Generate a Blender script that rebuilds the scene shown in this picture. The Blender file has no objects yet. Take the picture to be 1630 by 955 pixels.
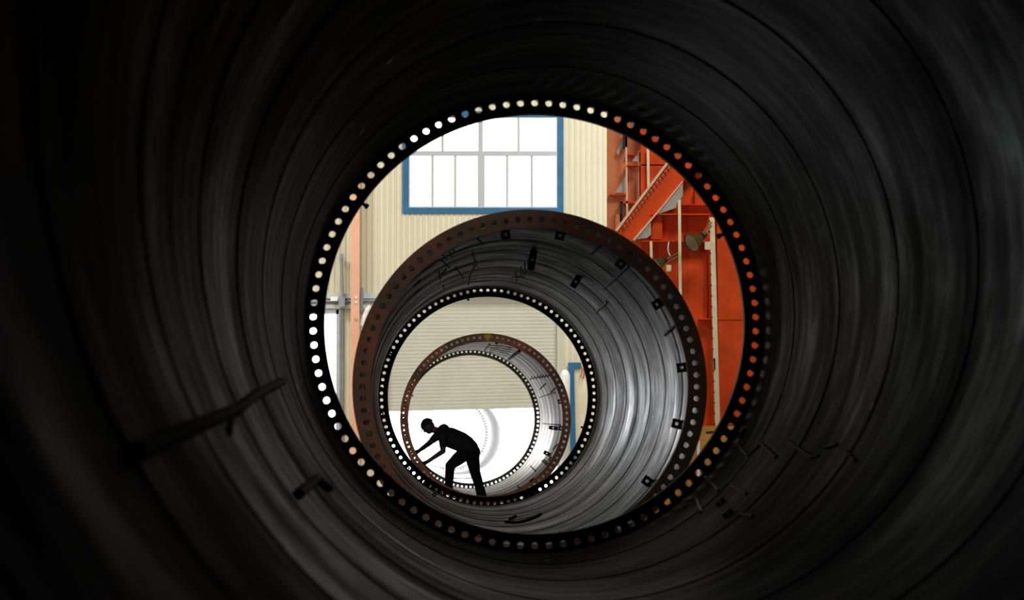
import bpy, bmesh, math, random
from mathutils import Vector, Matrix, Quaternion, noise as mnoise
random.seed(7)
PI = math.pi
SC = bpy.context.scene
COL = SC.collection
FPX = 5480.0
H = 2.2

# ------------------------------------------------------------------ camera
cam_d = bpy.data.cameras.new('camera')
cam = bpy.data.objects.new('camera', cam_d); COL.objects.link(cam)
cam_d.sensor_width = 36.0
cam_d.lens = FPX / 1630.0 * 36.0
cam_d.clip_start = 0.05; cam_d.clip_end = 1500
yaw = math.atan((815 - 685) / FPX); pitch = math.atan((660 - 477.5) / FPX)
cam.location = (0, 0, H)
cam.rotation_euler = (PI / 2 + pitch, 0, -yaw)
cam_d.dof.use_dof = True
cam_d.dof.focus_distance = 52.0
cam_d.dof.aperture_fstop = 6.3
SC.camera = cam
RC = cam.rotation_euler.to_matrix()
ORG = Vector((0, 0, H))

def ray(px, py):
    return RC @ Vector(((px - 815) / FPX, (477.5 - py) / FPX, -1.0))
def at(px, py, Y):
    """the world point at distance Y down the hall that the photo shows at (px, py)"""
    d = ray(px, py)
    return ORG + d * (Y / d.y)

# ------------------------------------------------------------------ helpers
def tag(o, label=None, cat=None, group=None, kind=None):
    if label: o['label'] = label
    if cat: o['category'] = cat
    if group: o['group'] = group
    if kind: o['kind'] = kind
    return o
def empty(name, loc=(0, 0, 0)):
    o = bpy.data.objects.new(name, None); COL.objects.link(o); o.location = loc
    o.empty_display_size = 0.2
    return o
def obj(name, bm, m, parent=None, smooth=False):
    me = bpy.data.meshes.new(name)
    bmesh.ops.recalc_face_normals(bm, faces=bm.faces[:])
    bm.to_mesh(me); bm.free()
    if m: me.materials.append(m)
    if smooth:
        for p in me.polygons: p.use_smooth = True
    o = bpy.data.objects.new(name, me); COL.objects.link(o)
    if parent: o.parent = parent
    return o
def box(bm, x0, x1, y0, y1, z0, z1):
    v = [bm.verts.new(p) for p in ((x0,y0,z0),(x1,y0,z0),(x1,y1,z0),(x0,y1,z0),(x0,y0,z1),(x1,y0,z1),(x1,y1,z1),(x0,y1,z1))]
    for f in ((0,3,2,1),(4,5,6,7),(0,1,5,4),(1,2,6,5),(2,3,7,6),(3,0,4,7)):
        bm.faces.new([v[i] for i in f])
def tube(bm, pts, r, seg=10, cap=True):
    pts = [Vector(p) for p in pts]
    rs = r if isinstance(r, (list, tuple)) else [r] * len(pts)
    rings = []
    for i, p in enumerate(pts):
        t = (pts[min(i + 1, len(pts) - 1)] - pts[max(i - 1, 0)]).normalized()
        up = Vector((0, 0, 1)) if abs(t.z) < 0.9 else Vector((0, 1, 0))
        a = t.cross(up).normalized(); b = t.cross(a).normalized()
        rings.append([bm.verts.new(p + (a * math.cos(2*PI*k/seg) + b * math.sin(2*PI*k/seg)) * rs[i]) for k in range(seg)])
    for i in range(len(rings) - 1):
        for k in range(seg):
            bm.faces.new((rings[i][k], rings[i][(k+1) % seg], rings[i+1][(k+1) % seg], rings[i+1][k]))
    if cap:
        bm.faces.new(rings[0]); bm.faces.new(rings[-1][::-1])
def prism(bm, pts, thick):
    """flat polygon (front outline, world points) pushed back by the vector thick"""
    thick = Vector(thick)
    a = [bm.verts.new(p) for p in pts]; b = [bm.verts.new(Vector(p) + thick) for p in pts]
    bm.faces.new(a); bm.faces.new(b[::-1])
    n = len(pts)
    for i in range(n): bm.faces.new((a[i], a[(i+1) % n], b[(i+1) % n], b[i]))
def lathe_y(bm, prof, seg=160, closed=True):
    """profile of (y, r) turned round the local Y axis"""
    rings = []
    for (y, r) in prof:
        rings.append([bm.verts.new((r * math.sin(2*PI*k/seg), y, r * math.cos(2*PI*k/seg))) for k in range(seg)])
    n = len(prof)
    for i in range(n if closed else n - 1):
        A, B = rings[i], rings[(i+1) % n]
        for k in range(seg):
            bm.faces.new((A[k], A[(k+1) % seg], B[(k+1) % seg], B[k]))

# ------------------------------------------------------------------ materials
def nmat(name):
    m = bpy.data.materials.new(name); m.use_nodes = True
    nt = m.node_tree
    return m, nt, nt.nodes['Principled BSDF']
def plain(name, col, rough=0.6, metal=0.0, var=0.12, scale=3.0, bump=0.0, spec=0.5):
    m, nt, b = nmat(name)
    tc = nt.nodes.new('ShaderNodeTexCoord'); nz = nt.nodes.new('ShaderNodeTexNoise')
    nz.inputs['Scale'].default_value = scale; nz.inputs['Detail'].default_value = 6
    nt.links.new(tc.outputs['Object'], nz.inputs['Vector'])
    rp = nt.nodes.new('ShaderNodeValToRGB')
    rp.color_ramp.elements[0].position = 0.3; rp.color_ramp.elements[1].position = 0.7
    rp.color_ramp.elements[0].color = (*[c * (1 - var) for c in col], 1)
    rp.color_ramp.elements[1].color = (*[min(1, c * (1 + var)) for c in col], 1)
    nt.links.new(nz.outputs['Fac'], rp.inputs['Fac'])
    nt.links.new(rp.outputs['Color'], b.inputs['Base Color'])
    b.inputs['Roughness'].default_value = rough; b.inputs['Metallic'].default_value = metal
    b.inputs['Specular IOR Level'].default_value = spec
    if bump:
        bp = nt.nodes.new('ShaderNodeBump'); bp.inputs['Strength'].default_value = bump; bp.inputs['Distance'].default_value = 0.01
        nt.links.new(nz.outputs['Fac'], bp.inputs['Height']); nt.links.new(bp.outputs['Normal'], b.inputs['Normal'])
    return m
def tube_steel(name, dark, light, metal, rlo, rhi, seamcol, thr=(0.35, 0.7), streak=(0.55, 9.0), band=None, spec=0.5, spots=False):
    """bare rolled plate: colour and gloss run in streaks round the circumference"""
    m, nt, b = nmat(name)
    L = nt.links.new
    tc = nt.nodes.new('ShaderNodeTexCoord')
    def noise_(scale, vec, det=5, sc=1.0, rough=0.6):
        mp = nt.nodes.new('ShaderNodeMapping'); mp.inputs['Scale'].default_value = vec
        L(tc.outputs['Object'], mp.inputs['Vector'])
        n = nt.nodes.new('ShaderNodeTexNoise'); n.inputs['Scale'].default_value = scale
        n.inputs['Detail'].default_value = det; n.inputs['Roughness'].default_value = rough
        L(mp.outputs['Vector'], n.inputs['Vector']); return n
    n1 = noise_(1.0, (streak[0], streak[1], streak[0]))
    n2 = noise_(1.0, (1.6, 1.3, 1.6), 8, rough=0.7)
    n3 = noise_(1.0, (0.05, 0.42, 0.05), 1)
    mx = nt.nodes.new('ShaderNodeMix'); mx.data_type = 'FLOAT'; mx.inputs[0].default_value = 0.5
    L(n1.outputs['Fac'], mx.inputs[2]); L(n2.outputs['Fac'], mx.inputs[3])
    mx2 = nt.nodes.new('ShaderNodeMix'); mx2.data_type = 'FLOAT'; mx2.inputs[0].default_value = 0.25
    L(mx.outputs[0], mx2.inputs[2]); L(n3.outputs['Fac'], mx2.inputs[3])
    rp = nt.nodes.new('ShaderNodeValToRGB')
    rp.color_ramp.elements[0].position = thr[0]; rp.color_ramp.elements[1].position = thr[1]
    rp.color_ramp.elements[0].color = (*dark, 1); rp.color_ramp.elements[1].color = (*light, 1)
    L(mx2.outputs[0], rp.inputs['Fac'])
    col = rp.outputs['Color']
    # heat-darkened line at every round weld (2.45 m apart)
    sp = nt.nodes.new('ShaderNodeSeparateXYZ'); L(tc.outputs['Object'], sp.inputs[0])
    def math_(op, a, bb=None):
        q = nt.nodes.new('ShaderNodeMath'); q.operation = op
        if hasattr(a, 'links') or hasattr(a, 'is_linked'): L(a, q.inputs[0])
        else: q.inputs[0].default_value = a
        if bb is not None:
            if hasattr(bb, 'is_linked'): L(bb, q.inputs[1])
            else: q.inputs[1].default_value = bb
        return q.outputs[0]
    fr = math_('PINGPONG', math_('ADD', sp.outputs['Y'], 0.0), SEAM / 2)
    near = math_('LESS_THAN', fr, 0.035)
    mc = nt.nodes.new('ShaderNodeMix'); mc.data_type = 'RGBA'
    L(math_('MULTIPLY', near, 0.8), mc.inputs[0]); L(col, mc.inputs[6]); mc.inputs[7].default_value = (*seamcol, 1)
    col = mc.outputs[2]
    if band:   # a band of old primer just before the far flange
        y0, bc = band
        f2 = math_('MULTIPLY', math_('GREATER_THAN', sp.outputs['Y'], y0), 0.8)
        m3 = nt.nodes.new('ShaderNodeMix'); m3.data_type = 'RGBA'
        L(f2, m3.inputs[0]); L(col, m3.inputs[6]); m3.inputs[7].default_value = (*bc, 1); col = m3.outputs[2]
    if spots:   # chips and spatter, their glints painted as a light colour
        mp = nt.nodes.new('ShaderNodeMapping'); mp.inputs['Scale'].default_value = (2.6, 1.1, 2.6); L(tc.outputs['Object'], mp.inputs['Vector'])
        vo = nt.nodes.new('ShaderNodeTexVoronoi'); vo.inputs['Scale'].default_value = 1.0; L(mp.outputs['Vector'], vo.inputs['Vector'])
        hit = math_('LESS_THAN', vo.outputs['Distance'], 0.055)
        m4 = nt.nodes.new('ShaderNodeMix'); m4.data_type = 'RGBA'
        L(hit, m4.inputs[0]); L(col, m4.inputs[6]); m4.inputs[7].default_value = (.5, .5, .48, 1); col = m4.outputs[2]
    L(col, b.inputs['Base Color']); b.inputs['Specular IOR Level'].default_value = spec
    b.inputs['Metallic'].default_value = metal
    mr = nt.nodes.new('ShaderNodeMapRange'); mr.inputs[1].default_value = 0.35; mr.inputs[2].default_value = 0.68
    mr.inputs[3].default_value = rhi; mr.inputs[4].default_value = rlo
    L(mx2.outputs[0], mr.inputs[0]); L(mr.outputs[0], b.inputs['Roughness'])
    bp = nt.nodes.new('ShaderNodeBump'); bp.inputs['Strength'].default_value = 0.25; bp.inputs['Distance'].default_value = 0.01
    L(n1.outputs['Fac'], bp.inputs['Height']); L(bp.outputs['Normal'], b.inputs['Normal'])
    return m
SEAM = 2.45
M = {}
M['steel_near'] = tube_steel('shaded_rolled_steel', (0.0003, 0.0004, 0.0005), (0.028, 0.029, 0.026), 0.1, 0.42, 0.95, (0.0008, 0.0008, 0.0008),
                             thr=(0.50, 0.595), streak=(1.2, 3.4), spec=0.12, spots=True, band=(28.3, (0.012, 0.010, 0.003)))  # shade and patchy highlights of the tube put into the steel colour
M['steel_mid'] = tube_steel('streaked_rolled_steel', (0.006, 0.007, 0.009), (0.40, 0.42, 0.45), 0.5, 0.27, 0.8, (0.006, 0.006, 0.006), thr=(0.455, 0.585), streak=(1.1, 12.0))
M['steel_far'] = tube_steel('lit_rolled_steel', (0.26, 0.25, 0.23), (0.80, 0.78, 0.72), 0.35, 0.3, 0.55, (0.03, 0.03, 0.03), thr=(0.4, 0.62), streak=(0.7, 12.0))  # light from the doorway put into this paler steel colour
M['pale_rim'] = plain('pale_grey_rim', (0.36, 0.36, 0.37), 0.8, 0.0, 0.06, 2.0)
M['pale_outer'] = plain('glare_paled_steel', (0.93, 0.93, 0.93), 0.8, 0.0, 0.06, 2.0)  # outdoor glare put into the steel colour
M['outer'] = plain('primed_outer_steel', (0.06, 0.055, 0.05), 0.6, 0.2, 0.3, 2.0)
def rust(name, a, b_, c, p=(0.38, 0.5, 0.66)):
    m, nt, b = nmat(name)
    tc = nt.nodes.new('ShaderNodeTexCoord'); n = nt.nodes.new('ShaderNodeTexNoise')
    n.inputs['Scale'].default_value = 2.2; n.inputs['Detail'].default_value = 9; n.inputs['Roughness'].default_value = 0.65
    nt.links.new(tc.outputs['Object'], n.inputs['Vector'])
    rp = nt.nodes.new('ShaderNodeValToRGB'); e = rp.color_ramp.elements
    e[0].position = p[0]; e[0].color = (*a, 1); e[1].position = p[2]; e[1].color = (*c, 1)
    q = e.new(p[1]); q.color = (*b_, 1)
    nt.links.new(n.outputs['Fac'], rp.inputs['Fac']); nt.links.new(rp.outputs['Color'], b.inputs['Base Color'])
    b.inputs['Roughness'].default_value = 0.75; b.inputs['Metallic'].default_value = 0.15
    return m
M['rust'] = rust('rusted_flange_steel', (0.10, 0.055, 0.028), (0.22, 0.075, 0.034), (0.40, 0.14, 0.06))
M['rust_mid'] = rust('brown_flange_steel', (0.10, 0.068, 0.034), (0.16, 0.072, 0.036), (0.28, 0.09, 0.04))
M['flange_dark'] = plain('shaded_flange_steel', (0.03, 0.027, 0.028), 0.6, 0.3, 0.3, 4)  # shade of the unlit flange faces put into the colour
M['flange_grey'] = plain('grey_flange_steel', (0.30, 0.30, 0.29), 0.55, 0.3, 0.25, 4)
M['yellow_patch'] = plain('yellow_chalk', (0.5, 0.28, 0.04), 0.8, 0, 0.3, 25)
M['black'] = plain('black_steel', (0.012, 0.012, 0.013), 0.6, 0.1, 0.3, 8)
M['weld'] = plain('weld_bead', (0.012, 0.012, 0.012), 0.7, 0.2, 0.3, 20)
M['cable'] = plain('black_rubber', (0.008, 0.008, 0.008), 0.85, 0, 0.2, 10, spec=0.1)
M['bright'] = plain('bulb_bright_metal', (0.85, 0.86, 0.88), 0.2, 0.9, 0.05, 5)
M['cream'] = plain('cream_cladding', (0.70, 0.66, 0.50), 0.55, 0.0, 0.05, 0.8)
M['shutter'] = plain('pale_green_grey_shutter', (0.56, 0.56, 0.46), 0.5, 0.0, 0.05, 1.2)
M['floor'] = plain('grey_concrete_floor', (0.28, 0.27, 0.25), 0.8, 0, 0.15, 0.7)
M['ground'] = plain('pale_concrete_yard', (0.62, 0.61, 0.60), 0.9, 0, 0.05, 0.3)
M['wall'] = plain('grey_side_wall', (0.42, 0.41, 0.38), 0.8, 0, 0.08, 0.5)
M['blue'] = plain('blue_paint', (0.022, 0.13, 0.27), 0.5, 0, 0.12, 3, spec=0.3)
M['white_frame'] = plain('white_window_bar', (0.46, 0.49, 0.52), 0.5, 0, 0.03, 3)
M['orange'] = plain('orange_red_steel_paint', (0.68, 0.072, 0.009), 0.7, 0, 0.18, 2.0, spec=0.2)
M['orange_pale'] = plain('hazed_orange_paint', (0.66, 0.20, 0.07), 0.65, 0, 0.18, 2.5)  # distance haze put into this lighter orange
M['column'] = plain('salmon_orange_column_paint', (0.80, 0.42, 0.27), 0.6, 0, 0.1, 1.5)
M['post'] = plain('cream_yellow_post_paint', (0.88, 0.74, 0.48), 0.55, 0, 0.08, 4)
M['gusset'] = plain('bare_grey_plate', (0.42, 0.39, 0.33), 0.55, 0.1, 0.15, 5)
M['edge'] = plain('pale_worn_edge', (0.85, 0.55, 0.36), 0.6, 0, 0.1, 8)
M['beam_yellow'] = plain('ochre_beam_paint', (0.62, 0.30, 0.06), 0.55, 0, 0.12, 3)
M['olive'] = plain('olive_brass_lamp', (0.22, 0.17, 0.05), 0.4, 0.4, 0.35, 12)
M['lens'] = plain('dull_olive_lens', (0.26, 0.21, 0.10), 0.3, 0, 0.3, 14)
M['pipe_grey'] = plain('blue_grey_pipe_paint', (0.28, 0.32, 0.36), 0.5, 0.1, 0.15, 4)
M['pipe_pale'] = plain('pale_grey_steel', (0.55, 0.57, 0.56), 0.5, 0.1, 0.1, 4)
M['white'] = plain('white_paint', (0.93, 0.93, 0.92), 0.5, 0, 0.02, 4)
M['copper'] = plain('red_brown_rope', (0.45, 0.16, 0.08), 0.7, 0, 0.2, 20)
M['skin'] = plain('brown_skin_silhouette', (0.035, 0.013, 0.010), 0.6, 0, 0.1, 10)  # silhouette shade of the worker put into the skin colour
M['shirt'] = plain('charcoal_shirt_cloth', (0.014, 0.014, 0.016), 0.9, 0, 0.2, 20, spec=0.1)
M['trousers'] = plain('black_trouser_cloth', (0.007, 0.007, 0.010), 0.9, 0, 0.2, 20, spec=0.1)
M['cap'] = plain('dark_cap_cloth', (0.016, 0.011, 0.012), 0.9, 0, 0.2, 20, spec=0.1)
def glass():
    m = bpy.data.materials.new('clear_glass'); m.use_nodes = True; nt = m.node_tree
    out = nt.nodes['Material Output']; nt.nodes.remove(nt.nodes['Principled BSDF'])
    tr = nt.nodes.new('ShaderNodeBsdfTransparent'); tr.inputs[0].default_value = (0.96, 0.98, 1, 1)
    gl = nt.nodes.new('ShaderNodeBsdfGlossy'); gl.inputs['Roughness'].default_value = 0.03
    mx = nt.nodes.new('ShaderNodeMixShader'); fr = nt.nodes.new('ShaderNodeFresnel'); fr.inputs[0].default_value = 1.45
    nt.links.new(fr.outputs[0], mx.inputs[0]); nt.links.new(tr.outputs[0], mx.inputs[1]); nt.links.new(gl.outputs[0], mx.inputs[2])
    nt.links.new(mx.outputs[0], out.inputs[0]); return m
M['glass'] = glass()

# ------------------------------------------------------------------ tower sections
def flange_bm(Ri, Ro, Rh, n, hr, y0, y1):
    """flat ring with n real bolt holes"""
    bm = bmesh.new()
    a = PI / n
    # outline of one cell in (theta, r): k points per side
    hw = a * Rh
    side = []
    K = 4
    for i in range(K): side.append((-a + 2*a*i/K, Ri))
    for i in range(K): side.append((a, Ri + (Ro - Ri)*i/K))
    for i in range(K): side.append((a - 2*a*i/K, Ro))
    for i in range(K): side.append((-a, Ro - (Ro - Ri)*i/K))
    circ = []
    for (t, r) in side:
        u, v = t * Rh, r - Rh
        q = math.hypot(u, v)
        circ.append((u / q * hr / Rh, Rh + v / q * hr))
    cache = {}
    def V(th, r, y):
        key = (round((th % (2*PI)) * 1e5) % round(2*PI*1e5), round(r * 1e5), y)
        if key not in cache: cache[key] = bm.verts.new((r * math.sin(th), y, r * math.cos(th)))
        return cache[key]
    N = len(side)
    for c in range(n):
        t0 = 2*PI*c/n
        for i in range(N):
            j = (i + 1) % N
            s0, s1, c0, c1 = side[i], side[j], circ[i], circ[j]
            for y in (y0, y1):
                bm.faces.new((V(t0+s0[0], s0[1], y), V(t0+s1[0], s1[1], y), V(t0+c1[0], c1[1], y), V(t0+c0[0], c0[1], y)))
            bm.faces.new((V(t0+c0[0], c0[1], y0), V(t0+c1[0], c1[1], y0), V(t0+c1[0], c1[1], y1), V(t0+c0[0], c0[1], y1)))
            if (i < K) or (2*K <= i < 3*K):
                bm.faces.new((V(t0+s0[0], s0[1], y0), V(t0+s1[0], s1[1], y0), V(t0+s1[0], s1[1], y1), V(t0+s0[0], s0[1], y1)))
    return bm
FT = 0.11
class Section:
    def __init__(s, label, near, far, rn, rf, steel, fn, ff, nn=88, nf=98, holes=0.024):
        # rn / rf: (flange inner, hole circle, outer)
        s.near, s.far = Vector(near), Vector(far)
        ax = s.far - s.near; s.L = ax.length
        s.rn, s.rf = rn, rf
        s.root = empty('tower_section', s.near)
        q = Vector((0, 1, 0)).rotation_difference(ax.normalized())
        s.root.rotation_mode = 'QUATERNION'; s.root.rotation_quaternion = q
        s.M = Matrix.Translation(s.near) @ q.to_matrix().to_4x4(); s.Mi = s.M.inverted()
        tag(s.root, label, 'steel tube', 'steel tower sections in line')
        s.tw = 0.03
        prof = [(FT, s.R(FT))]
        k = 1
        while k * SEAM < s.L - 0.3:
            y = k * SEAM; r = s.R(y)
            prof += [(y - 0.03, s.R(y - 0.03)), (y - 0.015, r - 0.006), (y + 0.015, r - 0.006), (y + 0.03, s.R(y + 0.03))]
            k += 1
        prof.append((s.L - FT, s.R(s.L - FT)))
        prof += [(s.L - FT, s.R(s.L - FT) + s.tw), (FT, s.R(FT) + s.tw)]
        bm = bmesh.new(); lathe_y(bm, prof, 192)
        bm.normal_update()
        for e in bm.edges:
            if len(e.link_faces) == 2 and e.link_faces[0].normal.angle(e.link_faces[1].normal) > math.radians(6): e.smooth = False
        sh = obj('shell', bm, steel, s.root)
        for p in sh.data.polygons:
            p.use_smooth = True
        obj('flange', flange_bm(rn[0], rn[2], rn[1], nn, holes, 0, FT), fn, s.root)
        obj('flange', flange_bm(rf[0], rf[2], rf[1], nf, holes, s.L - FT, s.L), ff, s.root)
    def R(s, y):   # inner radius of the shell at local y
        t = y / s.L
        return (s.rn[2] - s.tw) * (1 - t) + (s.rf[2] - s.tw) * t
    def hit(s, px, py):
        """local (y, angle) of the inner wall where the photo shows (px, py)"""
        o = s.Mi @ ORG; d = s.Mi.to_3x3() @ ray(px, py)
        lo = 0.01
        y = lo; last = None
        best = None
        while y < s.L - FT:
            p = o + d * ((y - o.y) / d.y)
            if y > o.y + 0.5 and math.hypot(p.x, p.z) >= s.R(y):
                return y, math.atan2(p.x, p.z)
            y += 0.01
        p = o + d * ((s.L - 0.3 - o.y) / d.y)
        return s.L - 0.3, math.atan2(p.x, p.z)
    def pt(s, y, th, inward=0.0):
        r = s.R(y) - inward
        return Vector((r * math.sin(th), y, r * math.cos(th)))
    def line(s, name, pts, r=0.012, m=None, lift=None):
        out = []
        hs = [s.hit(*p) for p in pts]
        for (a, b) in zip(hs[:-1], hs[1:]):
            dth = (b[1] - a[1] + PI) % (2*PI) - PI
            n = max(2, int(abs(dth) / 0.04) + 2)
            for i in range(n):
                t = i / n
                out.append(s.pt(a[0] + (b[0]-a[0])*t, a[1] + dth*t, r*0.4 if lift is None else lift))
        out.append(s.pt(hs[-1][0], hs[-1][1], r*0.4 if lift is None else lift))
        bm = bmesh.new(); tube(bm, out, r, 6)
        return obj(name, bm, m or M['weld'], s.root)
    def lug(s, px, py, w=0.07, h=0.09, hole=True, t=0.012, y=None, m=None):
        """plate with an eye, welded upright on the wall; (px, py) is its foot"""
        yy, th = s.hit(px, py)
        if y is not None: yy = y
        R0 = s.R(yy) + 0.005
        ex = Vector((math.cos(th), 0, -math.sin(th))); er = Vector((math.sin(th), 0, math.cos(th)))
        base = er * R0 + Vector((0, yy, 0))
        bm = bmesh.new()
        def P(u, v, d): return base + ex * u - er * v + Vector((0, d, 0))
        K = 4; side = []
        for i in range(K): side.append((-w/2 + w*i/K, 0))
        for i in range(K): side.append((w/2, h*i/K))
        for i in range(K): side.append((w/2 - w*i/K, h))
        for i in range(K): side.append((-w/2, h - h*i/K))
        hc = h * 0.5; hr = min(w, h) * 0.2
        vs = {}
        for d in (0, t):
            vs[d] = ([bm.verts.new(P(u, v, d)) for u, v in side],
                     [bm.verts.new(P((u) / math.hypot(u, v-hc) * hr, hc + (v-hc) / math.hypot(u, v-hc) * hr, d)) for u, v in side])
        n = len(side)
        for i in range(n):
            j = (i+1) % n
            for d in (0, t):
                bm.faces.new((vs[d][0][i], vs[d][0][j], vs[d][1][j], vs[d][1][i]))
                if not hole: pass
            bm.faces.new((vs[0][0][i], vs[0][0][j], vs[t][0][j], vs[t][0][i]))
            bm.faces.new((vs[0][1][i], vs[0][1][j], vs[t][1][j], vs[t][1][i]))
        # foot: two side cheeks running back along the wall
        for u0 in (-w/2, w/2 - 0.012):
            a = [P(u0, 0, t), P(u0 + 0.012, 0, t), P(u0 + 0.012, h, t), P(u0, h, t)]
            b = [P(u0, 0, 0.10), P(u0 + 0.012, 0, 0.10), P(u0 + 0.012, h*0.6, 0.10), P(u0, h*0.6, 0.10)]
            va = [bm.verts.new(p) for p in a]; vb = [bm.verts.new(p) for p in b]
            bm.faces.new(va); bm.faces.new(vb[::-1])
            for i in range(4): bm.faces.new((va[i], va[(i+1) % 4], vb[(i+1) % 4], vb[i]))
        return obj('lug', bm, m or M['black'], s.root)
    def pin(s, deg, end='far', h=0.05):
        """stub bolt standing on the rim of the flange; deg clockwise from the top"""
        th = math.radians(deg); R0 = (s.rf if end == 'far' else s.rn)[0] + 0.006
        y = s.L - FT/2 if end == 'far' else FT/2
        er = Vector((math.sin(th), 0, math.cos(th)))
        bm = bmesh.new(); b = er * R0 + Vector((0, y, 0))
        tube(bm, [b, b - er * h * 0.6], 0.012, 8)
        tube(bm, [b - er * h * 0.55, b - er * h], 0.02, 6)
        return obj('bolt', bm, M['black'], s.root)

NEAR = (1.262, 1.330, 1.410); FAR = (1.404, 1.480, 1.556); FAR2 = (1.392, 1.480, 1.545)
def cpt(px, py, Y): return at(px, py, Y)
f1 = cpt(850.5, 516, 23.07)
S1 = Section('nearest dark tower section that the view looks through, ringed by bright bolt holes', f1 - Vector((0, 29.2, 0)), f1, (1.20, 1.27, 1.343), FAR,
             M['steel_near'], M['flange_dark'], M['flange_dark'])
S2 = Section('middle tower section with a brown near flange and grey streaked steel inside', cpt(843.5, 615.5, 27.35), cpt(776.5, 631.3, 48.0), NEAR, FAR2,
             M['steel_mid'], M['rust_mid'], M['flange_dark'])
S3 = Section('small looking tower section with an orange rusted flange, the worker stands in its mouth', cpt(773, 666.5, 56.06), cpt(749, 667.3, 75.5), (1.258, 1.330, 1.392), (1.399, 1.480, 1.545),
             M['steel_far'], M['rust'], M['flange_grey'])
f4 = at(735, 691, 119.0); f4.z = 1.47
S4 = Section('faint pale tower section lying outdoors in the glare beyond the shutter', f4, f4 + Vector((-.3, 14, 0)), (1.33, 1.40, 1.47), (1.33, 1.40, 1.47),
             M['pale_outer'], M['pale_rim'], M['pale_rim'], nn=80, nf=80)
# stubs on the flange rims
S1.pin(-55.0); S1.pin(64.5, h=0.055); S2.pin(-11.5, h=0.035); S2.pin(108, h=0.035)
S3.pin(-68); S3.pin(-95)

# marks inside the nearest section
S1.line('cable', [(205, 726), (290, 688), (368, 655)], 0.020, M['cable'], 0.012)
S1.line('cable', [(368, 657), (405, 628), (446, 608)], 0.020, M['cable'], 0.014)
S1.line('cable', [(368, 655), (362, 690)], 0.012, M['cable'])
def z4(l): return [(1030 + x / 2.01, 480 + y / 2.01) for x, y in l]
for l in ([(285,455),(325,495),(365,455),(415,500)], [(455,450),(530,500),(550,495)], [(570,470),(610,460)], [(640,480),(670,512)],
          [(185,560),(230,605)], [(270,590),(320,618)], [(155,625),(175,675)], [(115,632),(125,658)], [(300,682),(340,690)]):
    S1.line('weld_seam', z4(l), 0.010)
for p in ((1186, 690), (1149, 802), (1161, 820)): S1.lug(*p, w=0.06, h=0.03)
for a, b in (((470, 790), (500, 765)), ((500, 765), (520, 780))): S1.line('cable', [a, b], 0.02, M['cable'], 0.014)

# lugs inside the mouth of the middle section, then marks deeper in
for p in ((803, 358), (895, 360), (997, 408), (1059, 476), (1100, 583), (1092, 678), (1042, 775), (672, 780), (620, 560)):
    k_ = 8 / math.hypot(p[0] - 844, p[1] - 616)
    S2.lug(p[0] + (844 - p[0]) * k_, p[1] + (616 - p[1]) * k_, w=0.08, h=0.085)
S2.lug(850, 399, w=0.07, h=0.20); S2.lug(922, 440, w=0.07, h=0.14)
l_bulb = S2.hit(850, 400); bm = bmesh.new()
bmesh.ops.create_uvsphere(bm, u_segments=12, v_segments=8, radius=0.022, matrix=Matrix.Translation(S2.pt(l_bulb[0] - .05, l_bulb[1], 0.03)))
tag(obj('bulb_dot', bm, M['bright'], S2.root, True), 'small light dot of a bulb')  # light dot of a bulb, built as a bright metal ball
for l in ([(1000,424),(962,458)], [(987,436),(975,446)], [(967,480),(949,497)], [(1077,516),(1059,533)], [(956,391),(942,404)],
          [(1001,422),(985,438)]):
    S2.line('weld_seam', l, 0.013)
def z6(l): return [(620 + x / 4.776, 340 + y / 4.776) for x, y in l]
for l in ([(655,175),(705,225)], [(500,400),(560,485)], [(630,290),(650,350),(640,410),(610,470),(600,540)], [(655,350),(655,400)],
          [(1055,340),(1050,385)], [(1030,370),(1028,470)], [(1000,400),(1000,470)], [(960,445),(965,510)], [(930,480),(1020,480)],
          [(180,550),(235,500)], [(195,600),(240,565)],
          [(375,440),(385,500)], [(395,350),(455,410)], [(400,310),(440,345)], [(440,270),(475,320)], [(470,255),(490,280)], [(380,470),(430,420)], [(405,540),(415,570)]):
    S2.line('weld_seam', z6(l), 0.009)
def z6b(l): return [(640 + x / 3.0185, 700 + y / 3.0185) for x, y in l]
for l in ([(500,400),(560,402),(640,378),(665,362)], [(520,385),(545,372)]):
    S2.line('strap', z6b(l), 0.022, M['cable'])
for p in ((628, 620), (632, 655), (655, 740), (690, 790)): S2.lug(*p, w=0.05, h=0.05)

# marks inside the far section
def z7(l): return [(760 + x / 3.535, 520 + y / 3.535) for x, y in l]
for l, r in (([(40,135),(70,95)], .012), ([(178,180),(240,132)], .03), ([(355,350),(385,320)], .014), ([(415,368),(440,345)], .014), ([(350,398),(440,368)], .010),
          ([(370,545),(470,553)], .012), ([(430,690),(452,662)], .014), ([(365,755),(400,785)], .014), ([(375,750),(410,780)], .014), ([(300,785),(330,815)], .014),
          ([(228,900),(242,912)], .014), ([(300,870),(322,858)], .022), ([(295,292),(408,275)], .010)):
    S3.line('weld_seam', z7(l), r)
for k in range(7):
    x = 300 + k * 16
    S3.line('weld_seam', z7([(x, 298 - k*2.4), (x + 8, 280 - k*2.4)]), 0.011)
for k in range(5):
    S3.line('weld_seam', z7([(70, 105 + k*9), (195 - k * 6, 118 + k*12)]), 0.008)
for p, w, h in (((475, 418), .08, .07), ((480, 573), .08, .07), ((450, 572), .07, .16), ((408, 722), .07, .13), ((422, 752), .08, .07), ((110, 80), .05, .06)):
    q = z7([p])[0]; S3.lug(q[0], q[1], w=w, h=h)
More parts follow.
